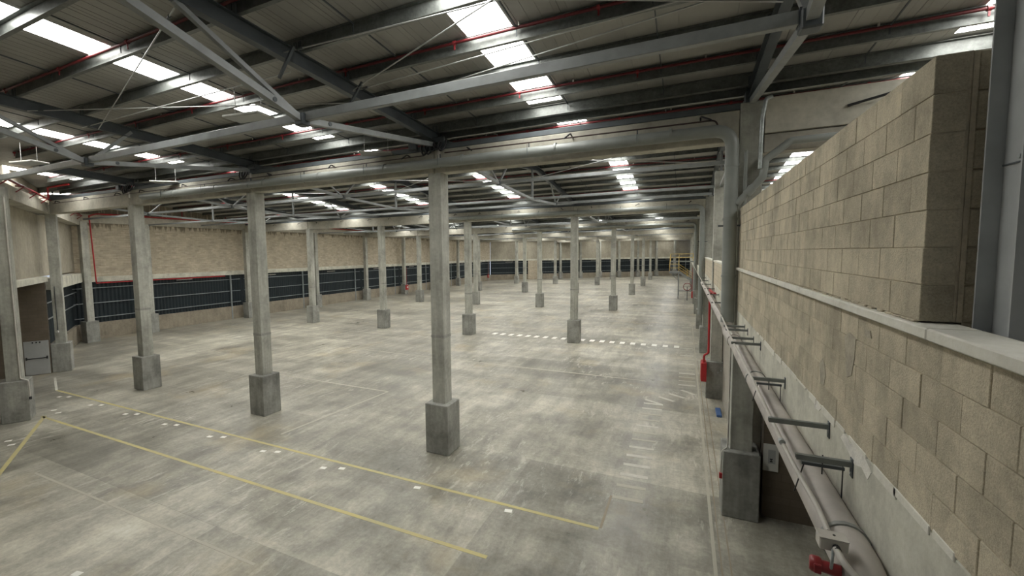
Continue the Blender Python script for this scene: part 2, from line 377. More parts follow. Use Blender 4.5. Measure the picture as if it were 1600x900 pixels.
# ================================================================ ROOF
deck = MB()
for i in range(len(YV)-1):
    a, b = YV[i], YV[i+1]; r = a+prof(i)[1]
    za, zr, zb0 = prof(i)[0]+0.03, prof(i)[2]+0.03, prof(i)[3]+0.03
    deck.add([(-50, a, za), (XR, a, za), (XR, r, zr), (-50, r, zr), (XR, b, zb0), (-50, b, zb0),
              (-50, a, za+0.1), (XR, a, za+0.1), (XR, r, zr+0.1), (-50, r, zr+0.1), (XR, b, zb0+0.1), (-50, b, zb0+0.1)],
             [(0, 1, 2, 3), (3, 2, 4, 5), (6, 9, 8, 7), (9, 11, 10, 8)])
    deck.box(-50, XR, b-0.02, b+0.02, 10.85, 11.35)
ceiling = struct(deck.obj('ceiling', 'deck'))
def panel_mb(mb, x, y0, z0, y1, z1, wd=1.0, ribs=(0.12, 0.37, 0.62, 0.87)):
    d = Vector((0, y1-y0, z1-z0)); n = Vector((0, -d.z, d.y)).normalized()
    if n.z > 0: n = -n
    def slab(xa, xb, t0, t1):
        p = [Vector((xx, yy, zz)) + n*t for t in (t0, t1) for (yy, zz) in ((y0, z0), (y1, z1)) for xx in (xa, xb)]
        mb.add(p, [(0, 1, 3, 2), (4, 6, 7, 5), (0, 4, 5, 1), (2, 3, 7, 6), (0, 2, 6, 4), (1, 5, 7, 3)])
    slab(x+0.005, x+wd-0.005, -0.02, 0.0)
    for r in ribs: slab(x+r*wd-0.02, x+r*wd+0.02, 0.0, 0.006)
STRIPS0 = [(-4.22, -3.24), (-12.55, -11.68), (-21.55, -20.65), (-30.5, -29.6), (-39.5, -38.6), (4.85, 5.8)]
STRIPS1 = [(-3.87, -2.95), (-12.15, -11.28), (-20.3, -19.35), (-28.95, -27.95), (-37.0, -36.0), (4.68, 5.5)]
def tiling(st):
    tiles = []; cur = -46.0
    for (a, b) in sorted(st):
        n = max(1, round(a-cur)); wdt = (a-cur)/n
        tiles += [(cur+k*wdt, wdt) for k in range(n)]; cur = b
    n = round(XR-cur)
    return tiles + [(cur+k*(XR-cur)/n, (XR-cur)/n) for k in range(n)]
T0, T1 = tiling(STRIPS0), tiling(STRIPS1)
npan = 0; rest = MB()
for i in range(len(YV)-1):
    r = prof(i)[1]
    for (o0, o1) in ((0, r), (r, 20)):
        y0, y1 = YV[i]+o0, YV[i]+o1; z0, z1 = roofz(i, o0), roofz(i, o1)
        for (x, wdt) in (T0 if i == 0 else T1):
            near = (i == 0 and o0 > 0 and x > -26) or (i == 1 and x > -44) or (i == 2 and x > -36)
            if near and npan < 190:
                mb = MB(); panel_mb(mb, x, y0+0.01, z0, y1-0.01, z1, wdt); mb.obj('roof_panel', 'deck', ceiling); npan += 1
            else: panel_mb(rest, x, y0+0.01, z0, y1-0.01, z1, wdt, (0.25, 0.75))
stuff(rest.obj('roof_panels_beyond', 'deck', ceiling))
for i in range(len(YV)-1):
    r = prof(i)[1]
    for si, (o0, o1) in enumerate(((0.35, r-0.1), (r+0.1, 19.65))):
        y0, y1 = YV[i]+o0, YV[i]+o1
        for (a, b) in (STRIPS0 if i == 0 else STRIPS1):
            if i == 0 and si == 0: continue          # unseen near slope: roof lights left out to darken the viewer's end
            ym = (y0+y1)/2
            if ym > back_y((a+b)/2) or (i == 0 and ym < diag_y((a+b)/2)-4): continue
            mid = (a+b)/2; sub = [(a, b)] if a in (-4.22, 4.85, -3.87, 4.68) else [(a, mid-0.02), (mid+0.02, b)]
            for (c, d) in sub:
                mb = MB(); z0, z1 = roofz(i, o0), roofz(i, o1)
                mb.add([(c, y0, z0), (d, y0, z0), (d, y1, z1), (c, y1, z1)] + [(c, y0, z0+0.015), (d, y0, z0+0.015), (d, y1, z1+0.015), (c, y1, z1+0.015)],
                       [(0, 1, 2, 3), (7, 6, 5, 4), (0, 4, 5, 1), (1, 5, 6, 2), (2, 6, 7, 3), (3, 7, 4, 0)])
                mb.obj('skylight_panel', 'sky', ceiling)
# purlins
for i in range(len(YV)-1):
    for o in offs(i):
        y = YV[i]+o
        if y < -2: continue
        zt = roofz(i, o)-0.012; h = PD(i)/2
        x0 = -44.7 if y > 18.6 else -34.2+(13.2-y)/0.554
        x0 = max(x0, -44.7)
        if y > 102: x0 = max(x0, -44.9+(y-102.3)/0.753+0.4)
        if x0 > -3: continue
        MB().prism([(-0.045, -h), (0.045, -h), (0.045, -h+0.012), (-0.033, -h+0.012), (-0.033, h-0.012), (0.045, h-0.012), (0.045, h), (-0.045, h)][::-1],
                   (x0, y+0.045, zt-h), (11.9, y+0.045, zt-h)).obj('purlin', 'purlin', ceiling)
# bridging bars between the purlins
for i in range(3):
    os_ = [o for o in offs(i) if i > 0 or o > 10]
    for xb in (-3.12, -6.0, -11.2, -14.3, -19.2, -0.6, 3.5, 7.5):
        mb = MB()
        for oa, ob in zip(os_[:-1], os_[1:]):
            za, zb2 = roofz(i, oa)-0.07, roofz(i, ob)-0.09; ya, yb = YV[i]+oa, YV[i]+ob
            mb.bar((xb, ya+0.08, za), (xb, yb-0.01, zb2), 0.025)
            mb.bar((xb, yb-0.03, zb2), (xb, yb-0.03, zb2-0.16), 0.02, 0.02, (0, 1, 0))
        mb.obj('bridging_bar', 'steel_dark', ceiling)
# ridge flashing, bay by bay (keeps the roof light tight)
# ================================================================ RED SPRINKLER PIPES
red_i = 0
names_red = {}
for i, lst in ((0, (12.76, 15.68, 18.60)), (1, (1.6, 7.4, 12.75, 18.43)), (2, (1.6, 12.75, 15.6))):
    for o in lst:
        y = YV[i]+o-0.05
        x0 = -43.6 if y > 12.84 else -34.2+(13.2-y)/0.554+0.6
        names_red[(i, y)] = (x0, y, roofz(i, o)-0.10)
order = sorted(names_red.values(), key=lambda t: t[1])
for k, (x0, y, z) in enumerate(order):
    where = 'before the first concrete beam' if y < 12.84 else ('behind the first concrete beam' if y < 32.84 else 'behind the second concrete beam')
    kk = k if y < 12.84 else (k-3 if y < 32.84 else k-7)
    t = thing('sprinkler_pipe', 'long red sprinkler pipe under the roof, %s one %s' % (ORD[kk], where), 'pipe', (0, y, z), 0, 'red sprinkler pipes under the roof')
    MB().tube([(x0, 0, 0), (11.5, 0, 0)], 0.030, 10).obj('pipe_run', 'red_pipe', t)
    hm = MB().tube([(0, 0, 0), (0, 0, 0.09)], [0.022, 0.022], 8).tube([(0, 0, 0.085), (0, 0, 0.10)], 0.032, 8).mesh('sprinkler_head', M['conduit'])
    cm = MB().tube([(-0.03, 0, 0), (0.03, 0, 0)], 0.047, 10).bar((0, 0, -0.03), (0, 0.0, -0.14), 0.02, 0.03, (1, 0, 0)).mesh('pipe_clip', M['red_dk'])
    xx = 8.5 + 0.4*(k % 3)
    while xx > max(x0, -26):
        place('sprinkler_head', hm, t, (xx, 0, 0.03)); place('pipe_clip', cm, t, (xx-1.45, 0, 0)); xx -= 2.99

# ================================================================ TRUSSES
def truss(xi, bi):
    X = XL[xi]; v = YV[bi]; near = bi == 0
    lab = 'steel roof truss, %s column line from the right wall, %s' % (ORD[xi], ['bay above the viewer', 'bay behind the first concrete beam', 'bay behind the second concrete beam', 'bay behind the third concrete beam', 'bay behind the fourth concrete beam', 'bay behind the fifth concrete beam'][bi])
    t = thing('roof_truss', lab, 'truss', (X, v, 0), 0, 'steel roof trusses')
    rf = lambda o: roofz(bi, o)-PD(bi)-0.012-0.16; rr = prof(bi)[1]
    far_end = 20.0
    if back_y(X) < v+19: far_end = back_y(X)-v-0.3
    st = 0.0
    if near: st = {0: 8.0, 1: 8.0, 2: 8.0, 3: 15.9}.get(xi, 19)
    mb = MB()
    if st < rr: mb.ibeam((0, st, rf(st)), (0, min(rr, far_end), rf(min(rr, far_end))), 0.17, 0.32)
    if far_end > rr: mb.ibeam((0, max(rr, st), rf(max(rr, st))), (0, far_end, rf(far_end)), 0.17, 0.32)
    mb.obj('rafter', 'steel_dark', t)
    # purlin cleats
    c = MB()
    for yy in offs(bi):
        if st < yy < far_end:
            zt = roofz(bi, yy)-PD(bi)-0.01
            c.box(0.03, 0.10, yy-0.02, yy+0.0, zt, zt+0.2); c.box(-0.10, -0.03, yy-0.02, yy, zt, zt+0.2)
    stuff(c.obj('purlin_cleats', 'steel_dark', t))
    def b(name, p, q, wd, mat='steel'): return MB().bar((0, *p), (0, *q), wd, wd).obj(name, mat, t)
    if near:
        nd = (14.27, 9.76)
        if xi < 3:
            b('bottom_chord', (19.75, 10.42), nd, 0.13); b('bottom_chord', nd, (9.4, 11.1), 0.14)
            b('brace', nd, (11.7, 10.98), 0.09)
            if xi != 1: b('brace', nd, (15.5, 10.95), 0.09)
            np_ = MB().box(-0.12, 0.12, nd[0]-0.12, nd[0]+0.12, nd[1]-0.13, nd[1]+0.13, 0.02).obj('node_plate', 'steel_dark', t)
            for (dy, dz) in ((0.75, 0.10), (-0.75, 0.20)):
                MB().tube([(0.066, nd[0]+dy, nd[1]+dz), (0.085, nd[0]+dy, nd[1]+dz)], 0.05, 12).obj('bolt_plate', 'steel_dark', np_)
    else:
        P = [(0.3, 10.42), (5.3, 9.92), (10.0, 9.73), (14.7, 9.92), (19.7, 10.42)]
        for a, q in zip(P[:-1], P[1:]):
            if q[0] < far_end: b('bottom_chord', a, q, 0.12)
        for (nn, s) in ((5.3, 1), (14.7, -1)):
            if nn < far_end-2:
                b('brace', (nn, 9.92), (nn-1.55*s, rf(nn-1.55*s)-0.1), 0.07); b('brace', (nn, 9.92), (nn+1.2*s, rf(nn+1.2*s)-0.1), 0.07)
                MB().box(-0.09, 0.09, nn-0.1, nn+0.1, 9.83, 10.03, 0.02).obj('node_plate', 'steel_dark', t)
        if far_end > 10.5: b('king_post', (10.0, 9.73), (10.0, rf(10)-0.1), 0.10)
    # bearing on the column head
    m2 = MB()
    m2.box(-0.14, 0.14, 19.86, 20.14, 10.26, 10.36 if bi else 10.7, 0.01).box(-0.2, 0.2, 19.8, 20.2, 10.255, 10.28)
    if far_end > 19.9: m2.obj('bearing_stub', 'steel_dark', t)
    return t
for bi in range(6):
    for xi in range(5):
        if bi == 0 and xi > 2: continue
        if YV[bi]+6 > back_y(XL[xi]): continue
        truss(xi, bi)
# rafter of the short bay next to the skewed wall
t = thing('roof_truss', 'short dark steel rafter running into the skewed wall at the far left', 'truss', (XL[3], 12.84, 0))
MB().ibeam((0, -3.6, ROOF0-0.48+0.2), (0, 0, ROOF0-0.48), 0.17, 0.32).obj('rafter', 'steel_dark', t)

# tie beams across the truss nodes
ties = [(7.13, 9.82, 0.18, -24.5, 1.39, 'wide grey steel tie beam crossing the truss nodes above the viewer')]
for k in range(1, 5):
    nm = ORD[k-1]
    ties += [(YV[k]+5.3, 9.97, 0.14, -43.5, 1.39, 'grey steel tie beam nearest behind the %s concrete beam' % nm),
             (YV[k]+10.0, 9.76, 0.12, -43.5, 1.39, 'grey steel tie beam at mid bay behind the %s concrete beam' % nm),
             (YV[k]+14.7, 9.97, 0.14, -43.5, 1.39, 'grey steel tie beam farthest behind the %s concrete beam' % nm)]
for (y, z, h, x0, x1, lab) in ties:
    if y > 100: x0 = -44.9+(y-102.3)/0.753+1
    y2 = y
    t = thing('tie_beam', lab, 'beam', (0, y2, z), 0, 'grey tie beams across the trusses')
    xs = [xx for xx in XL if x0 <= xx <= x1]
    xs = sorted(xs + ([x0] if x0 < min(xs)-0.5 else []))
    for a, b_ in zip(xs[:-1], xs[1:]):
        mb = MB().box(a+0.13, b_-0.13, -0.06, 0.06, -h/2, h/2, 0.008)
        mb.obj('beam_length', 'steel', t)
        MB().box(b_-0.13, b_-0.10, -0.08, 0.08, -h/2-0.02, h/2+0.02).obj('end_plate', 'steel_dark', t)
# bracing rods under the roof of the near bay
rods = [((-7.44, 8.62, 10.85), (-1.2, 5.95, 10.85), 'diagonal bracing rod of pale steel from the second rafter towards the bright roof light'),
        ((-7.44, 6.6, 10.95), (1.3, 7.1, 10.95), 'thin bracing rod just over the bright roof light panels, nearly level'),
        ((-7.44, 8.62, 10.83), (1.3, 8.0, 10.9), 'thin dark bracing rod starting at the strut on the second rafter'),
        ((-7.44, 9.45, 10.72), (1.3, 8.0, 10.83), 'long pale bracing rod running just above the wide tie beam'),
        ((-7.44, 4.4, 10.95), (1.3, 8.5, 10.7), 'pale cable crossing the top of the near bay'),
        ((-7.6, 4.6, 10.9), (-16.4, 7.4, 10.8), 'thin slanting rod in front of the left roof light strip'),
        ((-16.4, 5.8, 10.9), (-7.6, 9.0, 10.7), 'pale bracing rod left of the second rafter, nearly level in the photo'),
        ((-16.4, 7.0, 10.75), (-7.6, 6.9, 10.7), 'thin rod just above the left half of the wide tie beam')]
for a, b_, lab in rods:
    t = thing('bracing_rod', lab, 'rod', (0, 0, 0))
    MB().tube([a, b_], 0.014, 6).obj('rod', 'cable', t)
    A = Vector(a); B = Vector(b_); d = (B-A).normalized()
    MB().tube([A+d*0.35, A+d*0.5], 0.026, 8).obj('turnbuckle', 'steel_dark', t)
for k, (yy) in enumerate((6.6, 8.62)):
    o = MB().bar((-7.54, yy-0.05, 10.45), (-7.05, yy-0.1, 10.95), 0.05).obj('rafter_strut', 'steel_dark')
    tag(o, 'short dark kicker strut on the second rafter, %s the viewer' % ['nearer to', 'farther from'][k], 'strut')
# far bay X bracing
for k, (x0, x1, y0, y1) in enumerate([(-7.4, 1.2, 15.5, 21.5), (-7.4, 1.2, 21.5, 15.5), (-16.4, -7.7, 16.0, 22.0), (-16.4, -7.7, 22.0, 16.0), (-25.3, -16.7, 16.0, 22.0)]):
    o = MB().tube([(x0, y0, 10.55), (x1, y1, 10.55)], 0.014, 6).obj('bracing_rod', 'cable')
    tag(o, ['thin steel bracing rod behind the first beam, right bay, leaning right', 'thin steel bracing rod behind the first beam, right bay, leaning left', 'thin steel bracing rod behind the first beam, middle bay, leaning right', 'thin steel bracing rod behind the first beam, middle bay, leaning left', 'thin steel bracing rod behind the first beam, left bay'][k], 'rod')

# ================================================================ COLUMNS
def col_meshes(top=9.5, w=0.49, pw=0.88, ph=1.732):
    a = MB().box(-w/2, w/2, -w/2, w/2, ph-0.03, top, 0.015).mesh('shaft', M['column'])
    b = MB().box(-pw/2, pw/2, -pw/2, pw/2, 0, ph, 0.02).mesh('plinth', M['plinth'])
    return a, b
SH, PL = col_meshes()
SEAM = MB().box(-0.2475, 0.2475, -0.2475, 0.2475, -0.05, 0.05).mesh('formwork_seam', M['plinth'])
def column(x, y, lab, name='concrete_column', rz=0, group='concrete columns of the hall', sh=SH, pl=PL, seam=True):
    t = thing(name, lab, 'column', (x, y, 0), rz, group)
    place('shaft', sh, t); place('plinth', pl, t)
    if seam: place('formwork_seam', SEAM, t, (0, 0, 3.35 + (abs(x)*7 % 5)*0.25))
    return t
rowname = ['nearest row', 'second row', 'third row', 'fourth row', 'fifth row', 'sixth row']
for k in range(6):
    for j in range(4):
        X, Y = XL[1+j], YV[k+1]
        if k == 0 and j == 3: continue
        if Y > back_y(X)-2 or Y < diag_y(X)+1: continue
        column(X, Y, 'square concrete column on a plinth, %s from the right in the %s across the hall' % (ORD[j], rowname[k]))
# heads of the columns: bundles of brackets and cables
for j, (X, Y, nm) in enumerate([(XL[1], YV[1], 'central nearest column'), (XL[3], YV[1], 'leftmost of the nearest row columns'), (XL[2], YV[1], 'second column of the nearest row')]):
    t = thing('cable_bundle', 'bundle of brackets and black cables on top of the %s' % nm, 'cables', (X, Y-0.3, 10.0))
    r_ = random.Random(j); big = j < 2
    for q in range(5 if big else 2):
        x0 = -0.35+0.16*q; h = 0.3+0.25*r_.random()
        pts = [(x0, 0, 0.55), (x0-0.05, -0.12, 0.55-h*0.5), (x0+0.08, -0.16, 0.55-h), (x0+0.18, -0.06, 0.5-h*0.6), (x0+0.2, 0.05, 0.55)]
        MB().tube(pts, 0.03, 8, 0.15).obj('cable_loop', 'black', t)
    MB().box(-0.45, 0.45, -0.05, 0.03, 0.45, 0.62, 0.01).obj('mounting_bracket', 'steel_dark', t)
    MB().box(0.25, 0.31, -0.12, -0.06, -0.15, 0.25).obj('pipe_stub', 'conduit', t)
    if big: MB().box(-0.9, -0.6, -0.1, 0.05, 0.3, 0.55, 0.02).obj('junction_box', 'steel_dark', t)

# right hand wall columns
SHW = MB().box(-0.245, 0.245, -0.245, 0.245, 1.70, 10.4, 0.015).mesh('shaft', M['column'])
PLW = MB().box(-0.41, 0.41, -0.44, 0.44, 0, 1.732, 0.02).mesh('plinth', M['plinth'])
for k in range(12):
    Y = 12.84+10*k
    if Y > 130: continue
    column(XL[0], Y, 'square concrete column built into the right wall, %s from the viewer' % ORD[k], 'wall_column', 0, 'columns along the right wall', SHW, PLW, False)

# ================================================================ CONCRETE BEAMS (one per span)
def beam(x0, x1, y, lab, hooks):
    t = thing('concrete_beam', lab, 'beam', ((x0+x1)/2, y, 0), 0, 'concrete beams across the hall')
    hl = (x1-x0)/2
    MB().box(-hl+0.01, hl-0.01, -0.22, 0.22, 9.5, 10.25, 0.015).obj('beam_body', 'beam', t)
    if hooks:
        r_ = random.Random(int(abs(x0*10+y)))
        for q in range(3):
            xx = -hl+1.3+q*hl*0.75; e = r_.uniform(-0.25, 0.25)
            MB().tube([(xx, -0.21, 10.12), (xx, -0.42, 10.16), (xx+e, -0.50, 10.02)], 0.022, 7, 0.05).obj('bent_bar', 'black', t)
for k in range(1, 7):
    Y = YV[k]; xs = [1.15] + XL[1:] + [-43.9]
    if k == 1: xs = [1.15] + XL[1:4] + [-34.0]
    for j in range(len(xs)-1):
        a, b_ = xs[j+1], xs[j]
        if Y > back_y(a)-0.5: a = -44.9+(Y-102.3)/0.753+0.5
        if a > b_-1: continue
        beam(a, b_, Y, 'concrete beam of the %s, %s span from the right' % (rowname[k-1], ORD[j]), k < 4)
    # steel gutter over the beam
    o = MB().box(max(xs[-1], -44.9+(Y-102.3)/0.753+0.5), 11.9, Y-0.18, Y+0.18, 10.27, 10.42, 0.01).obj('valley_gutter', 'gutter')
    tag(o, 'dark steel valley gutter box over the concrete beams of the %s' % rowname[k-1], 'gutter')
# deeper beam right of the wall column
for k in range(1, 3):
    o = MB().box(1.66, 11.9, YV[k]-0.24, YV[k]+0.24, 9.62, 10.45, 0.015).obj('concrete_beam', 'beam')
    tag(o, 'deep concrete beam over the gallery right of the wall column, %s one' % ORD[k-1], 'beam')
    o = MB().box(1.66, 11.9, YV[k]-0.20, YV[k]+0.20, 9.18, 9.60, 0.01).obj('concrete_beam', 'mezz')
    tag(o, 'darker lower concrete lintel under the gallery beam, %s one' % ORD[k-1], 'beam')
    o = MB().tube([(3.2, YV[k]-0.26, 10.02), (4.3, YV[k]-0.55, 10.2), (4.55, YV[k]-0.62, 10.26)], 0.03, 8, 0.1).obj('bent_bar', 'black')
    tag(o, 'bent black bar sticking out of the gallery beam, %s one' % ORD[k-1], 'bar')

# ================================================================ DRAIN PIPES
def ring(mb, p, axis, r, l=0.05):
    p = Vector(p); d = Vector(axis).normalized(); mb.tube([p-d*l, p+d*l], r, 16)
def drain(k):
    Y = YV[k]
    t = thing('drain_pipe', 'thick grey drain pipe along the %s beam, turning down the right wall' % rowname[k-1], 'pipe', (0, 0, 0), 0, 'grey drain pipes under the beams')
    yb = Y-0.42
    zend = 5.05 if k == 1 else 2.6
    left = -24.0 if k == 1 else -20
    MB().tube([(left, yb, 9.80), (0.98, yb, 9.76), (0.98, yb, zend)], 0.15, 20, 0.45).obj('pipe_run', 'pvc', t)
    for xx in [0.0, -3.0, -6.0, -9, -12, -15, -18, -21]:
        if xx > left: mb = MB(); ring(mb, (xx-0.4, yb, 9.79), (1, 0, 0), 0.165, 0.03); mb.obj('pipe_collar', 'pvc', t)
        if xx > left: MB().bar((xx-1.2, yb-0.0, 9.62), (xx-1.2, yb+0.0, 10.05), 0.025).bar((xx-1.2, yb-0.17, 9.66), (xx-1.2, yb-0.17, 9.98), 0.012).obj('pipe_hanger', 'steel_dark', t)
    for zz in (8.9, 7.6, 6.2): mb = MB(); ring(mb, (0.98, yb, zz), (0, 0, 1), 0.165, 0.03); mb.obj('pipe_collar', 'pvc', t)
    c = MB(); c.box(0.72, 1.30, yb-0.03, yb+0.03, 7.42, 7.46); c.obj('wall_clamp', 'steel_dark', t)
for k in (1, 2, 3): drain(k)
o = MB().tube([(-7.0, 12.36, 10.06), (0.62, 12.40, 10.02), (0.70, 12.40, 9.70)], 0.020, 8, 0.12).obj('conduit', 'brown_tube')
tag(o, 'thin dark conduit running above the thick drain pipe on the first concrete beam', 'conduit')
o = MB().tube([(-33, 12.42, 10.02), (-7.8, 12.42, 10.06)], 0.018, 8).obj('conduit', 'brown_tube')
tag(o, 'thin dark conduit on the left part of the first concrete beam', 'conduit')
t = thing('drain_pipe', 'grey drain branch with an elbow on the gallery side of the first wall column', 'pipe')
MB().tube([(6.5, 12.40, 9.38), (2.15, 12.40, 9.34), (1.66, 12.38, 8.95), (1.62, 12.36, 8.55), (1.10, 12.38, 7.95)], 0.085, 14, 0.04).obj('pipe_run', 'pvc', t)
mb = MB(); ring(mb, (1.36, 12.37, 8.25), (0.52, 0, 0.6), 0.10, 0.10); mb.obj('pipe_collar', 'pvc', t)
o = MB().tube([(1.75, 12.3, 10.38), (1.62, 12.3, 10.34), (1.56, 12.3, 9.9), (1.55, 12.32, 8.75)], 0.045, 12, 0.12).obj('drain_pipe', 'galv')
tag(o, 'slim shiny vertical pipe beside the top of the first wall column', 'pipe')
o = MB().tube([(1.27, 12.36, 9.2), (1.25, 12.40, 5.4)], 0.04, 12).obj('conduit', 'pvc')
tag(o, 'pale vertical conduit between the thick downpipe and the block wall', 'conduit')

# thick pipe along the right wall
t = thing('drain_pipe', 'thick dusty drain pipe running along the concrete band of the right wall to the viewer', 'pipe')
MB().tube([(0.98, 12.42, 5.05), (1.0, 12.25, 4.80), (1.05, 11.7, 4.78), (1.05, 3.35, 4.78), (1.05, 3.05, 4.45), (1.05, 3.0, 3.2)], 0.133, 24, 0.32).obj('pipe_run', 'pvc_pale', t)
for yy in (8.0, 3.72): mb = MB(); ring(mb, (1.05, yy, 4.78), (0, 1, 0), 0.146, 0.02); mb.obj('pipe_collar', 'pvc', t)
MB().tube([(1.05, 11.3, 4.78), (1.05, 11.9, 4.78)], 0.150, 20).obj('pipe_collar', 'pvc_pale', t)
t = thing('drain_pipe', 'dusty drain pipe along the right wall between the second and third wall columns', 'pipe')
MB().tube([(1.05, 31.5, 4.78), (1.05, 13.4, 4.78)], 0.12, 16).obj('pipe_run', 'pvc_pale', t)

# conduit above it, ends in the junction box
t = thing('conduit', 'thin pale conduit lying on the wall brackets and dipping to the junction box', 'conduit')
MB().tube([(0.85, 60, 5.22), (0.83, 30, 5.24), (0.84, 12, 5.22), (0.80, 8.7, 5.20), (0.82, 6.6, 5.16), (0.80, 4.9, 5.16), (0.83, 4.3, 5.08), (0.90, 3.75, 4.98), (0.90, 3.5, 4.95)], 0.018, 10, 0.3).obj('conduit_run', 'conduit', t)
for (xx, yy, zz) in ((0.80, 5.0, 5.17), (0.81, 4.55, 5.13), (0.84, 12.0, 5.22)): mb = MB(); ring(mb, (xx, yy, zz), (0, 1, -0.05), 0.025, 0.03); mb.obj('coupling', 'galv', t)
# junction box and red socket
t = thing('junction_box', 'beige rectangular junction box sitting on the thick pipe at the lower right', 'box', (0.905, 3.40, 4.95), 0.0)
MB().box(-0.085, 0.065, -0.05, 0.05, -0.045, 0.03, 0.006).obj('box_body', 'conduit', t)
bl_ = MB().box(-0.087, 0.067, -0.052, 0.052, 0.03, 0.038, 0.002).obj('box_lid', 'conduit', t)
MB().tube([(0.0, -0.05, -0.01), (0.0, -0.09, -0.01)], 0.02, 10).obj('cable_gland', 'black', t)
MB().tube([(0.0, 0.0, 0.038), (0.0, 0, 0.042)], 0.008, 8).obj('lid_screw', 'black', bl_)
o = MB().tube([(0.90, 3.33, 4.94), (0.91, 3.24, 4.92), (0.98, 3.15, 4.86), (0.99, 2.95, 4.62), (0.98, 2.8, 4.2)], 0.020, 10, 0.1).obj('cable', 'conduit')
tag(o, 'pale grey cable leaving the junction box towards the bottom edge', 'cable')
o = MB().tube([(0.885, 3.33, 4.935), (0.875, 3.30, 4.88), (0.88, 3.34, 4.76), (0.91, 3.3, 4.60)], 0.009, 8, 0.05).obj('cable', 'galv')
tag(o, 'thin grey cable looping down beside the red siren', 'cable')
t = thing('alarm_siren', 'red siren with a round cap fixed to the side of the thick pipe', 'siren', (0.885, 3.35, 4.79), math.radians(-10))
MB().tube([(0.05, 0, 0), (-0.055, 0, 0.0)], 0.037, 20).obj('siren_body', 'siren', t)
sc_ = MB().tube([(-0.05, 0, 0), (-0.065, 0, 0), (-0.10, 0, 0), (-0.112, 0, 0)], [0.045, 0.052, 0.050, 0.040], 20).obj('siren_cap', 'siren', t)
MB().box(-0.09, -0.05, -0.058, -0.035, -0.03, 0.03, 0.005).obj('cap_latch', 'red_dk', sc_)

# wall brackets
def bracket(y, z, tip, lab, strut):
    t = thing('wall_bracket', lab, 'bracket', (1.2, y, z), 0, 'steel brackets on the right wall')
    ln = 1.2-tip
    mb = MB(); mb.box(-ln, 0, -0.018, 0.018, 0.018, 0.022); mb.box(-ln, 0, -0.02, -0.016, -0.02, 0.022); mb.box(-ln, 0, 0.016, 0.02, -0.02, 0.022)
    mb.obj('arm', 'bracket', t)
    wp = MB().box(-0.008, 0, -0.03, 0.03, -0.10, 0.05, 0.002).obj('wall_plate', 'steel_dark', t)
    for bz in (0.035, -0.07): MB().tube([(-0.014, 0, bz), (0.0, 0, bz)], 0.01, 8).obj('anchor_bolt', 'galv', wp)
    if strut:
        MB().box(-ln+0.06, -0.02, 0.09, 0.115, -0.10, -0.075).obj('lower_rail', 'steel_dark', t)
        MB().bar((-ln*0.45, 0.10, 0.0), (-ln*0.45, 0.10, -0.16), 0.008, 0.008, (0, 1, 0)).bar((-0.03, 0.10, -0.07), (-0.03, 0.10, -0.35), 0.008, 0.008, (0, 1, 0)).bar((-ln+0.08, 0.10, -0.08), (-ln+0.02, 0.10, -0.34), 0.008, 0.008, (0, 1, 0)).obj('hanger_rod', 'black', t)
bracket(10.9, 5.18, 0.80, 'steel wall bracket farthest up, just below the downpipe foot', False)
bracket(10.4, 5.18, 0.80, 'steel wall bracket second from the downpipe foot', False)
bracket(9.55, 5.16, 0.84, 'steel wall bracket of the pair halfway along the pipe, the shorter one', False)
bracket(8.7, 5.22, 0.76, 'steel wall bracket of the pair halfway along the pipe, the longer one', False)
bracket(6.67, 5.14, 0.84, 'steel wall bracket with a second rail below, third pair from the bottom', True)
bracket(4.78, 5.24, 0.74, 'long single steel wall bracket with a bare arm', False)
bracket(4.17, 5.17, 0.84, 'steel wall bracket nearest the viewer with a sloping rail under it', True)
for q in range(6): bracket(16+2.9*q, 5.15, 0.80, 'small distant steel wall bracket behind the first wall column, %s one' % ORD[q], False)

# ================================================================ RIGHT WALL
wl = MB()
wl.box(1.206, 1.35, -8, 12.55, 5.35, 6.33)
wr = struct(wl.obj('wall_right', 'mortar'))
bmesh_cache = {}
def block_mesh(lx, ly, lz, key):
    if key not in bmesh_cache: bmesh_cache[key] = MB().box(0, lx, 0, ly, 0, lz, 0.003).mesh('block', M['block'])
    return bmesh_cache[key]
def lay(wall, x, y0, y1, z0, n, ch, th, first_off, name='block'):
    for r in range(n):
        yy = y0 + (0 if (r+first_off) % 2 else -0.2)
        while yy < y1-0.03:
            a = max(yy, y0); b_ = min(yy+0.4, y1)
            if b_-a > 0.05:
                ln = round(b_-a-0.006, 3)
                me = block_mesh(th, ln, round(ch-0.005, 4), (th, ln, round(ch, 4)))
                place(name, me, wall, (x+random.uniform(-0.0025, 0.0025), a+0.003, z0+r*ch+0.0025))
            yy += 0.4
lay(wr, 1.198, 1.6, 12.55, 5.35, 5, 0.196, 0.12, 0)
MB().box(1.2, 1.36, -8, 1.6, 5.35, 6.33).obj('block_run', 'parapet_block', wr)
wu = MB().box(1.206, 1.35, 3.27, 12.55, 6.42, 7.865); wru = struct(wu.obj('wall_right_upper', 'mortar'))
lay(wru, 1.198, 3.262, 12.55, 6.42, 7, 0.2065, 0.14, 1)
mb = MB(); mb.box(1.352, 1.374, 3.268, 12.5, 6.42, 7.86); mb.box(1.378, 1.72, 3.29, 12.5, 6.42, 7.86); mb.box(1.378, 1.72, 3.28, 12.5, 5.33, 6.42); mb.obj('mortar_bed', 'mortar', wru)
for r in range(7):
    me = MB().box(0, 0.34, 0, 0.39, 0, 0.198, 0.006).mesh('block', M['block']); place('block', me, wru, (1.376, 3.272, 6.424+r*0.2065))
mb = MB()
for q in range(60):
    yy = 3.3+q*0.153+random.uniform(-0.04, 0.04); h = random.uniform(0.006, 0.022)
    mb.box(1.185, 1.21, yy, yy+random.uniform(0.08, 0.17), 6.41, 6.41+h, 0.004)
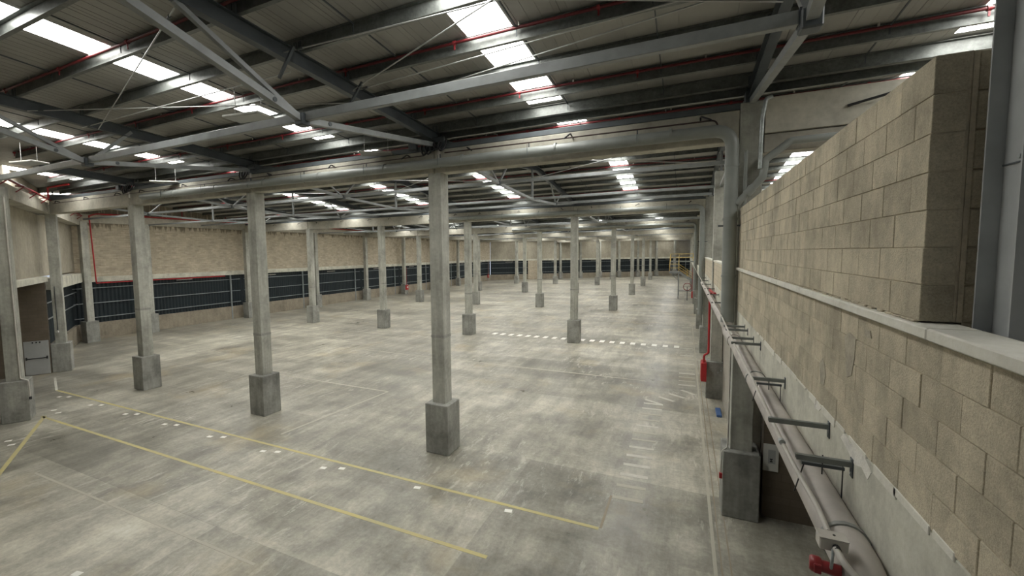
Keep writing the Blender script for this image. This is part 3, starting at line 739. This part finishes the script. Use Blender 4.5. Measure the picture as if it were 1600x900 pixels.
stuff(mb.obj('mortar_squeeze', 'mortar', wru))
# coping
cop = struct(MB().box(1.150, 1.372, -8, 3.05, 6.345, 6.41, 0.008).obj('trim_1', 'coping'))
for (a, b_) in ((3.056, 7.2), (7.206, 12.55)): MB().box(1.150, 1.372, a, b_, 6.345, 6.41, 0.008).obj('coping_stone', 'coping', cop)
# concrete band under the blocks
bnd = MB().box(1.2, 1.55, -8, 12.60, 4.42, 5.345, 0.01); bo = struct(bnd.obj('trim_2', 'band'))
mb = MB()
r_ = random.Random(3)
yy = 2.0
while yy < 9:
    l_ = r_.uniform(0.1, 0.5); mb.box(1.192, 1.21, yy, yy+l_, 5.345-r_.uniform(0.01, 0.06), 5.352+r_.uniform(0.0, 0.02), 0.004); yy += l_*r_.uniform(0.8, 1.6)
stuff(mb.obj('mortar_smear', 'coping', bo))
# old fillings and splashes on the wall face
def patch(name, pts, parent, mat, x=1.1935):
    vs = [(x, a, b_) for a, b_ in pts] + [(x+0.012, a, b_) for a, b_ in pts]; n = len(pts)
    MB().add(vs, [tuple(range(n)), tuple(range(2*n-1, n-1, -1))] + [(i, (i+1) % n, n+(i+1) % n, n+i) for i in range(n)]).obj(name, mat, parent)
patch('mortar_patch', [(5.17, 5.73), (5.06, 5.80), (4.99, 5.76), (4.95, 5.66), (4.99, 5.56), (5.09, 5.55), (5.13, 5.64)], wr, 'filling')
patch('mortar_patch', [(4.48, 6.12), (4.36, 6.17), (4.22, 6.14), (4.23, 5.99), (4.28, 5.84), (4.38, 5.80), (4.42, 5.93)], wr, 'filling')
patch('mortar_patch', [(4.06, 6.24), (3.95, 6.25), (3.92, 6.20), (4.01, 6.19)], wr, 'filling')
patch('paint_splash', [(4.46, 5.27), (4.38, 5.345), (4.25, 5.31), (4.12, 5.345), (3.95, 5.33), (3.80, 5.28), (3.86, 5.20), (3.98, 5.235), (4.12, 5.19), (4.26, 5.23)], bo, 'splash', 1.1965)
patch('paint_splash', [(5.35, 5.33), (5.2, 5.345), (5.05, 5.32), (5.12, 5.27), (5.26, 5.26)], bo, 'splash', 1.1965)
# parapet beyond the first wall column
pb = struct(MB().box(1.2, 1.35, 13.1, 36, 5.35, 6.33).obj('wall_right_parapet', 'parapet_block'))
c2 = struct(MB().box(1.17, 1.38, 13.1, 36, 6.33, 6.40, 0.01).obj('trim_3', 'coping'))
b2 = struct(MB().box(1.2, 1.55, 13.1, 136, 4.42, 5.345, 0.01).obj('trim_4', 'band'))
# wall of the hall below and above the gallery further back
def slab(name, x0, x1, y0, y1, z0, z1, mat, kind=True):
    o = MB().box(0, x1-x0, 0, y1-y0, z0, z1).obj(name, mat); o.location = (x0, y0, 0)
    if kind: struct(o)
    return o
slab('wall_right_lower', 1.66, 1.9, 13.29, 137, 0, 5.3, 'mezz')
slab('wall_right_far', 1.30, 1.6, 36.3, 137, 5.35, 11.4, 'render')
slab('wall_gallery_end', 1.36, 12, 36, 36.3, 5.3, 11.6, 'render')
slab('wall_right_outer', 12, 12.3, -12, 140, 0, 12, 'render')
slab('wall_back', -50, 12.3, -12.3, -12, 0, 12, 'render')
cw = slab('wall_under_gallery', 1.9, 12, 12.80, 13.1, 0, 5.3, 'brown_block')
g = slab('floor_gallery', 1.36, 12, -12, 36, 5.0, 5.33, 'mezz')
g['label'] = 'concrete gallery floor behind the parapet'; del g['label']
# small window in the gallery end wall
wn = struct(MB().box(1.8, 2.62, 35.985, 36.01, 7.62, 8.25).obj('window_1', 'brown_block'))
MB().box(1.75, 2.67, 35.93, 36.0, 7.52, 7.61, 0.01).obj('window_sill', 'coping', wn)
MB().box(1.75, 1.8, 35.95, 36.0, 7.61, 8.27).obj('window_frame', 'steel_dark', wn)
# white board on the wall under the gallery
t = thing('wall_board', 'white rectangular board with a small black mark on the dark wall under the gallery', 'board', (2.06, 12.78, 1.24))
bd_ = MB().box(-0.165, 0.165, -0.01, 0.01, 0, 0.70, 0.003).obj('board_panel', 'white', t)
MB().box(-0.06, 0.10, -0.014, -0.01, 0.20, 0.56).obj('printed_frame', 'doorgrey', bd_)
MB().box(-0.02, 0.04, -0.017, -0.013, 0.24, 0.27).box(0.0, 0.02, -0.017, -0.013, 0.27, 0.30).box(-0.02, 0.04, -0.017, -0.013, 0.30, 0.33).obj('black_mark', 'black', bd_)

# grey steel column at the right edge
t = thing('steel_column', 'tall grey steel column behind the coping at the right edge', 'column', (1.445, 3.02, 5.33))
m_ = MB(); m_.box(-0.075, 0.075, -0.145, -0.134, 0, 5.6); m_.obj('near_flange', 'post_steel', t)
m_ = MB(); m_.box(-0.075, 0.075, 0.134, 0.145, 0, 5.6); m_.obj('far_flange', 'post_steel', t)
m_ = MB(); m_.box(-0.005, 0.005, -0.134, 0.134, 0, 5.6); m_.obj('web', 'post_steel', t)
m_ = MB(); m_.tube([(-0.03, -0.02, 1.93), (-0.005, -0.02, 1.93)], 0.012, 10); m_.obj('bolt', 'galv', t)
m_ = MB(); m_.box(-0.012, -0.005, -0.134, 0.134, 1.905, 1.912); m_.obj('weld_seam', 'steel_dark', t)

# fittings on the first two wall columns
o = MB().tube([(1.09, 12.58, 4.6), (1.09, 12.56, 1.78), (0.95, 12.45, 1.70), (0.94, 12.39, 1.45), (0.94, 12.38, 1.15)], 0.018, 8, 0.06).obj('conduit', 'conduit')
tag(o, 'thin white conduit down the left edge of the first wall column', 'conduit')
o = MB().box(0.90, 0.97, 12.33, 12.40, 1.02, 1.16, 0.005).obj('call_point', 'red'); tag(o, 'tiny red call point at the plinth corner of the first wall column', 'box')
t = thing('hose_cabinet', 'bright red hose cabinet on the floor side of the second wall column', 'cabinet', (0.87, 21.9, 0.98))
MB().box(-0.12, 0.10, -0.30, 0.45, 0, 0.84, 0.01).obj('cabinet_body', 'red', t)
MB().box(-0.13, -0.12, -0.26, 0.41, 0.05, 0.79, 0.004).obj('cabinet_door', 'red', t)
o = MB().tube([(1.10, 21.9, 5.0), (1.03, 21.8, 4.8), (1.03, 21.8, 2.25), (0.86, 21.8, 2.15), (0.86, 21.8, 1.82)], 0.045, 10, 0.1).obj('sprinkler_pipe', 'red')
tag(o, 'vertical red fire pipe leading down to the red hose cabinet', 'pipe')
o = MB().tube([(1.15, 20.5, 5.05), (1.05, 21.6, 5.05), (1.08, 23.5, 5.02)], 0.05, 10, 0.3).obj('sprinkler_pipe', 'red'); tag(o, 'short red fire pipe bend on the right wall above the hose cabinet riser', 'pipe')
o = MB().box(1.3, 1.5, 19.95, 20.9, 0, 0.10, 0.02).obj('floor_tool', 'blue'); tag(o, 'small blue object lying on the floor behind the first wall column', 'tool')
t = thing('plinth_bolts', 'three pale bolt heads on the plinth of the second wall column', 'bolts', (1.4, 22.39, 1.3))
for (a, b_) in ((-0.16, 0.0), (0.06, -0.03), (0.18, 0.06)): MB().tube([(a, 0.01, b_), (a, -0.03, b_)], 0.03, 8).obj('bolt_head', 'galv', t)

# ================================================================ LEFT AND END WALLS
def corrugated(mb, L0, L1, z0, z1, y, pitch=0.30, d=0.045):
    s = L0; vs = []; prof = []
    while s < L1:
        prof += [(s, 0), (s+pitch*0.35, 0), (s+pitch*0.5, d), (s+pitch*0.85, d)]; s += pitch
    prof.append((L1, 0))
    for (a, o_) in prof: vs += [(a, y-o_, z0), (a, y-o_, z1)]
    mb.add(vs, [(2*i, 2*i+2, 2*i+3, 2*i+1) for i in range(len(prof)-1)])
def facade(nm, P0, P1, piers, num, mids=True, side='left', louvre=True, skip_pier=(), pier_rot=0, low0=0.0, panel='brick'):
    d = Vector((P1[0]-P0[0], P1[1]-P0[1])); Ln = d.length; a = math.atan2(d.y, d.x)
    root = MB().box(0, Ln, 0.16, 0.40, 5.30, 9.82).obj('wall_'+nm, panel); struct(root)
    root.location = (P0[0], P0[1], 0); root.rotation_euler = (0, 0, a)
    MB().box(0, Ln, -0.12, 0.40, 9.82, 10.50, 0.01).obj('top_beam', 'beam', root)
    MB().box(0, Ln, 0.20, 0.40, 10.50, 11.75).obj('wall_above', panel, root)
    MB().box(0, Ln, -0.08, 0.40, 4.86, 5.30, 0.01).obj('lintel_band', 'band', root)
    MB().box(0, Ln, 0.10, 0.40, 0, 1.38).obj('dwarf_wall', 'dwarf', root)
    mb = MB(); corrugated(mb, 0, Ln, 1.3, 4.9, 0.36); cl = mb.obj('cladding', 'clad', root)
    mb = MB()
    ps = sorted(piers)
    bounds = [0.0] + ps + [Ln]
    for s0, s1 in zip(bounds[:-1], bounds[1:]):
        if s1-s0 < 1.5: continue
        for z in (1.85, 3.08, 4.35):
            MB().box(s0+0.25, s1-0.25, 0.14, 0.20, z-0.03, z+0.03).obj('rail', 'rail', root)
        if s1-s0 > 6:
            sm = s0+(s1-s0)*0.86
            MB().box(sm-0.06, sm+0.06, 0.06, 0.20, 0, 4.86).obj('post', 'rail', root)
            MB().tube([(s0+(s1-s0)*0.3, 0.14, 4.62), (s0+(s1-s0)*0.45, 0.14, 4.64)], 0.035, 8).obj('tube_lamp', 'conduit', root)
    return root, a, Ln
# left wall
Lpiers = [22.84+10*k-17.0 for k in range(8)]
lr, la, lln = facade('left', (-44.95, 17.0), (-44.95, 102.3), Lpiers, 1)
for k, s in enumerate(Lpiers):
    column(-44.1, 17.0+s, 'concrete pier against the left wall, %s after the skewed corner' % ORD[k], 'wall_column', 0, 'piers along the left wall', MB().box(-0.245, 0.245, -0.245, 0.245, 1.7, 9.83, 0.015).mesh('shaft', M['column']) if k == 0 else bpy.data.meshes['pier_shaft'], PL, False)
    if k == 0: bpy.data.objects  # first shaft mesh reused below
    if k == 0:
        for me in bpy.data.meshes:
            if me.name.startswith('shaft') and me.users and abs(max(v.co.z for v in me.vertices)-9.83) < 0.02: me.name = 'pier_shaft'
# end wall (skewed)
Bx0, By0 = -44.95, 102.3; Bx1 = 1.5; By1 = back_y(1.5)
bl = math.hypot(Bx1-Bx0, By1-By0); bu = ((Bx1-Bx0)/bl, (By1-By0)/bl)
bp_ = [(X-Bx0)/bu[0] for X in (-39.5, -34.45, -30.0, -25.48, -21.0, -16.51, -12.0, -7.54, -3.0)]
br, ba, bln = facade('end', (Bx0, By0), (Bx1, By1), bp_[1::2], 2, panel='render')
sh2 = bpy.data.meshes['pier_shaft'] if 'pier_shaft' in bpy.data.meshes else SH
for k, s in enumerate(bp_):
    px, py = Bx0+bu[0]*s, By0+bu[1]*s
    column(px+bu[1]*0.62, py-bu[0]*0.62, 'far concrete pier against the end wall, %s from the left corner' % ORD[k], 'wall_column', ba, 'piers along the end wall', sh2, PL, False)
# tan roller door in the end wall near the left
dd = struct(MB().box(0, 2.6, -0.02, 0.05, 0, 4.85).obj('door_1', 'brick')); dd.location = (Bx0+bu[0]*9.9+0.05, By0+bu[1]*9.9, 0); dd.rotation_euler = (0, 0, ba)

# skewed wall at the near left
UD = Vector((-0.8746, 0.4848)); NV = Vector((0.4848, 0.8746))
Mp = Vector((-34.2, 13.2))                                # front corner of the pier by the first row
def dpt(s, off): p = Mp+UD*s+NV*off; return (p.x, p.y)
A0 = dpt(-32, -1.0); A1 = dpt(12.3, -1.0)
an = math.atan2(UD.y, UD.x)
dl = 44.4
root = MB().box(0, dl, 0.1, 0.4, 5.80, 9.5).obj('wall_skewed', 'render'); struct(root); root.location = (*A0, 0); root.rotation_euler = (0, 0, an)
MB().box(0, 31.6, -0.55, 0.4, 9.52, 10.16, 0.01).obj('top_beam', 'beam', root)
MB().box(32.6, dl, -0.55, 0.4, 9.52, 10.16, 0.01).obj('top_beam', 'beam', root)
MB().box(0, dl, 0.1, 0.4, 10.16, 11.7).obj('wall_above', 'render', root)
MB().box(0, 31.6, -0.25, 0.4, 5.50, 5.82, 0.01).obj('lintel_band', 'band', root)
MB().box(32.6, dl, -0.45, 0.4, 4.95, 5.66, 0.01).obj('lintel_band', 'band', root)
MB().box(32.6, dl, 0.1, 0.4, 0, 1.38).obj('dwarf_wall', 'dwarf', root)
mb = MB(); corrugated(mb, 32.0, dl, 1.3, 5.0, 0.36); mb.obj('cladding', 'clad', root)
for z in (3.1, 4.1): MB().box(32.8, dl-0.5, 0.1, 0.16, z-0.03, z+0.03).obj('rail', 'rail', root)
MB().box(0, 21.0, 0.1, 0.4, 0, 5.5).obj('wall_lower', 'mezz', root)
# cross wall with the pale emergency door, seen through the opening beside the pier
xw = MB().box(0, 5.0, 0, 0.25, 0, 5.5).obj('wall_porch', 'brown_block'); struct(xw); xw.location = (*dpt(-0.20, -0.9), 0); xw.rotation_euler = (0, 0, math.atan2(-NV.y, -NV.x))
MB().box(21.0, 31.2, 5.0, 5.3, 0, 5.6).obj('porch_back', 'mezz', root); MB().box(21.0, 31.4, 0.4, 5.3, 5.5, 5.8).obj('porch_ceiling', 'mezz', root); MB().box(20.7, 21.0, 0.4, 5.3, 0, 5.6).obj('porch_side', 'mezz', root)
dr = struct(MB().box(0.02, 1.08, 0, 0.06, 0.02, 2.02, 0.005).obj('door_2', 'doorgrey'))
dq = dpt(-0.45, -0.92); dr.location = (*dq, 0); dr.rotation_euler = (0, 0, math.atan2(-NV.y, -NV.x))
MB().tube([(0.1, 0.12, 1.0), (1.0, 0.12, 1.0)], 0.022, 8).box(0.08, 0.14, 0.05, 0.14, 0.93, 1.10).box(0.96, 1.02, 0.05, 0.14, 0.93, 1.10).obj('push_bar', 'black', dr)
for q in (0.35, 0.5, 0.66): MB().box(q, q+0.06, 0.05, 0.09, 1.9, 1.98).obj('door_closer', 'black', dr)
# piers
pc = Vector(dpt(0, 0))-NV*0.44+UD*0.44*0
def dpier(s, lab, mat_rot=an):
    p = Mp+UD*(s+0.44)-NV*0.44
    return column(p.x, p.y, lab, 'wall_column', an, 'piers along the left wall', sh2, PL, False)
p1 = dpier(-0.42, 'concrete pier of the skewed wall beside the pale emergency door')
p2 = dpier(-10.5, 'large dark concrete pier at the left edge of the photo')
column(-43.95, 18.25, 'concrete pier at the corner where the skewed wall meets the long left wall', 'wall_column', 0, 'piers along the left wall', sh2, PL, False)
# pipes on the left edge pier
pp = Mp+UD*(-10.5)
o = MB().tube([(pp.x-0.28, pp.y-0.13, 9.4), (pp.x-0.28, pp.y-0.13, 1.8), (pp.x-0.02, pp.y+0.03, 1.72), (pp.x-0.02, pp.y+0.03, 1.0)], 0.03, 8, 0.08).obj('conduit', 'conduit')
tag(o, 'pale conduit down the large pier at the left edge', 'conduit')
o = MB().box(pp.x-0.06, pp.x+0.04, pp.y+0.0, pp.y+0.08, 0.9, 1.02, 0.01).obj('socket_box', 'black'); tag(o, 'small black socket on the plinth of the large left pier', 'box')
p = p1.location
o = MB().tube([(p.x+0.2, p.y-0.2, 5.2), (p.x+0.2, p.y-0.2, 2.45)], 0.02, 8).obj('conduit', 'steel_dark'); tag(o, 'thin conduit down the pier beside the emergency door', 'conduit')
o = MB().tube([(p.x+0.22, p.y-0.22, 2.45), (p.x+0.27, p.y-0.28, 2.45)], 0.07, 12).obj('alarm_bell', 'white'); tag(o, 'small round white bell on the pier beside the emergency door', 'bell')
# red pipe on brackets along the skewed wall top
a_, b_ = dpt(-30, -0.30), dpt(11.0, -0.30)
t = thing('sprinkler_pipe', 'red fire pipe on triangular brackets along the top of the skewed left wall', 'pipe')
MB().tube([(*a_, 10.28), (*b_, 10.28)], 0.055, 10).obj('pipe_run', 'red_dk', t)
for s in (-10, -7.5, -5.0, -2.5, 3.5, 6.5, 9.5):
    q0 = dpt(s, -0.42); q1 = dpt(s, -0.12)
    MB().bar((*q0, 10.20), (*q1, 10.20), 0.05).bar((*q0, 9.92), (*q1, 10.18), 0.04).obj('pipe_bracket', 'red_dk', t)
q = dpt(-1.2, -0.30)
o = MB().tube([(*q, 10.3), (*q, 10.95), (q[0]+2.2, q[1]+0.1, 10.98)], 0.05, 10, 0.1).obj('sprinkler_pipe', 'red'); tag(o, 'red pipe rising from the skewed wall pipe up to the roof', 'pipe')
t = thing('sprinkler_pipe', 'thin red fire pipe running down the corner and along the long left wall', 'pipe')
MB().tube([(-43.62, 18.6, 10.28), (-43.62, 18.75, 4.80), (-44.6, 19.4, 4.78), (-44.6, 30.5, 4.78)], 0.05, 8, 0.2).obj('pipe_run', 'red', t)
MB().tube([(-43.62, 18.6, 10.28), (-44.75, 19.6, 10.58), (-44.75, 100, 10.58)], 0.06, 8, 0.3).obj('pipe_run', 'red', t)
for k, y in enumerate((22, 26.5, 31, 35.5)): MB().box(-44.72, -44.66, y-0.04, y+0.04, 10.5, 11.3).obj('pipe_hanger', 'red_dk', t)
# red hose reels
def reel(x, y, lab):
    t = thing('hose_cabinet', lab, 'cabinet', (x, y, 0))
    MB().box(-0.08, 0.12, -0.35, 0.35, 0.75, 1.6, 0.02).obj('cabinet_body', 'red', t)
    MB().tube([(0.12, 0, 1.2), (0.16, 0, 1.2)], 0.16, 14).obj('white_disc', 'white', t)
    MB().tube([(0.0, 0.0, 1.6), (0.0, 0.0, 4.7)], 0.04, 8).obj('riser', 'red_dk', t)
reel(-43.60, 62.84, 'red hose cabinet with a white disc on a left wall pier behind the central column')
reel(-44.9, 100.5, 'red hose cabinet in the far left corner of the hall')

# ================================================================ FAR STAIR ON THE RIGHT
t = thing('steel_stair', 'grey steel stair with yellow handrails far away by the right wall', 'stairs', (0, 68.5, 0))
zl = 3.95
MB().box(-2.05, -0.80, 0, 1.3, zl-0.28, zl).obj('landing', 'steel', t)
MB().box(-0.80, 1.2, 4.2, 5.4, 5.2, 5.35).obj('upper_landing', 'steel', t)
for s in range(8): MB().box(-2.0, -0.85, 1.3+s*0.36, 1.62+s*0.36, zl+0.16*(s+1)-0.04, zl+0.16*(s+1)).obj('tread', 'steel', t)
MB().box(-2.05, -0.8, 4.2, 5.4, 5.2, 5.35).obj('upper_landing', 'steel', t)
for s in range(12): MB().box(-0.78+s*0.27, -0.5+s*0.27, 0.05, 1.25, zl-0.2*(s+1)-0.04, zl-0.2*(s+1)).obj('tread', 'steel', t)
for yy in (0.02, 1.28): MB().bar((-0.8, yy, zl-0.1), (2.5, yy, zl-2.5), 0.05, 0.25).obj('stringer', 'steel', t)
for xx in (-2.02, -0.83): MB().bar((xx, 1.3, zl), (xx, 4.2, 5.3), 0.05, 0.22).obj('stringer', 'steel', t)
for (xx, yy, h) in ((-0.82, 0.1, zl), (-0.82, 5.3, 5.2), (1.1, 0.1, 1.4)): MB().box(xx-0.06, xx+0.06, yy-0.06, yy+0.06, 0, h-0.1).obj('post', 'steel', t)
MB().bar((-1.95, 0.1, zl-0.15), (-0.85, 0.1, zl-1.3), 0.07).obj('brace', 'steel', t)
MB().bar((-0.8, 0.1, 1.15), (0.95, 0.1, 1.15), 0.08, 0.14).obj('cross_beam', 'steel', t)
# yellow rails
def rail(pts, z0s=(0.5, 1.05)):
    for z in z0s: MB().tube([(a, b_, c+z) for a, b_, c in pts], 0.03, 8).obj('handrail', 'yellow', t)
    for (a, b_, c) in pts: MB().tube([(a, b_, c), (a, b_, c+1.08)], 0.03, 8).obj('rail_post', 'yellow', t)
rail([(-2.02, 0.04, zl), (-0.82, 0.04, zl)]); rail([(-2.02, 0.04, zl), (-2.02, 1.3, zl), (-2.02, 4.2, 5.3), (-2.02, 5.3, 5.35)])
rail([(-0.82, 1.3, zl), (-0.82, 4.2, 5.3)]); rail([(-0.82, 4.2, 5.35), (1.1, 4.2, 5.35)]); rail([(-2.0, 5.35, 5.35), (1.1, 5.35, 5.35)])
rail([(-0.82, 0.04, zl), (0.3, 0.04, zl-0.8), (1.2, 0.04, zl-1.46)], (0.35, 0.7, 1.05))
reel(0.90, 62.84, 'red hose cabinet on the right wall just before the far steel stair')
t = thing('hose_reel', 'orange hose reel wheel standing under the far steel stair', 'reel', (0.35, 66.5, 0))
for q in range(2): MB().tube([(0.5*math.cos(a_*math.pi/8), q*0.3, 1.9+0.5*math.sin(a_*math.pi/8)) for a_ in range(17)], 0.04, 6).obj('reel_rim', 'red_dk', t)
MB().bar((0, 0.15, 0), (0, 0.15, 1.9), 0.08).bar((-0.5, 0.15, 1.9), (0.5, 0.15, 1.9), 0.05).obj('reel_stand', 'steel_dark', t)

# ================================================================ FLAT LIGHT PANELS UNDER THE ROOF
for (x, y, z, rz, lab) in [(-9.9, 7.62, 10.30, 0.15, 'flat pale square light fitting just left of the main truss node'),
                           (-9.7, 12.35, 10.32, 0.5, 'flat pale square light fitting in front of the first beam left of the central column'),
                           (-21.8, 12.3, 10.32, 0.7, 'flat pale square light fitting in front of the first beam near its left column'),
                           (-21.4, 7.5, 10.30, 0.2, 'flat pale square light fitting at the far left under the roof')]:
    t = thing('light_fitting', lab, 'lamp', (x, y, z), rz, 'flat light fittings under the roof')
    MB().box(-0.55, 0.55, -0.28, 0.28, -0.025, 0.025, 0.01).obj('fitting_body', 'white', t)
    MB().box(-0.52, 0.52, -0.25, 0.25, -0.032, -0.026).obj('diffuser', 'doorgrey', t)
    for (a, b_) in ((-0.4, 0), (0.4, 0)): MB().tube([(a, b_, 0.02), (a, b_, 0.75)], 0.008, 6).obj('suspension_wire', 'cable', t)
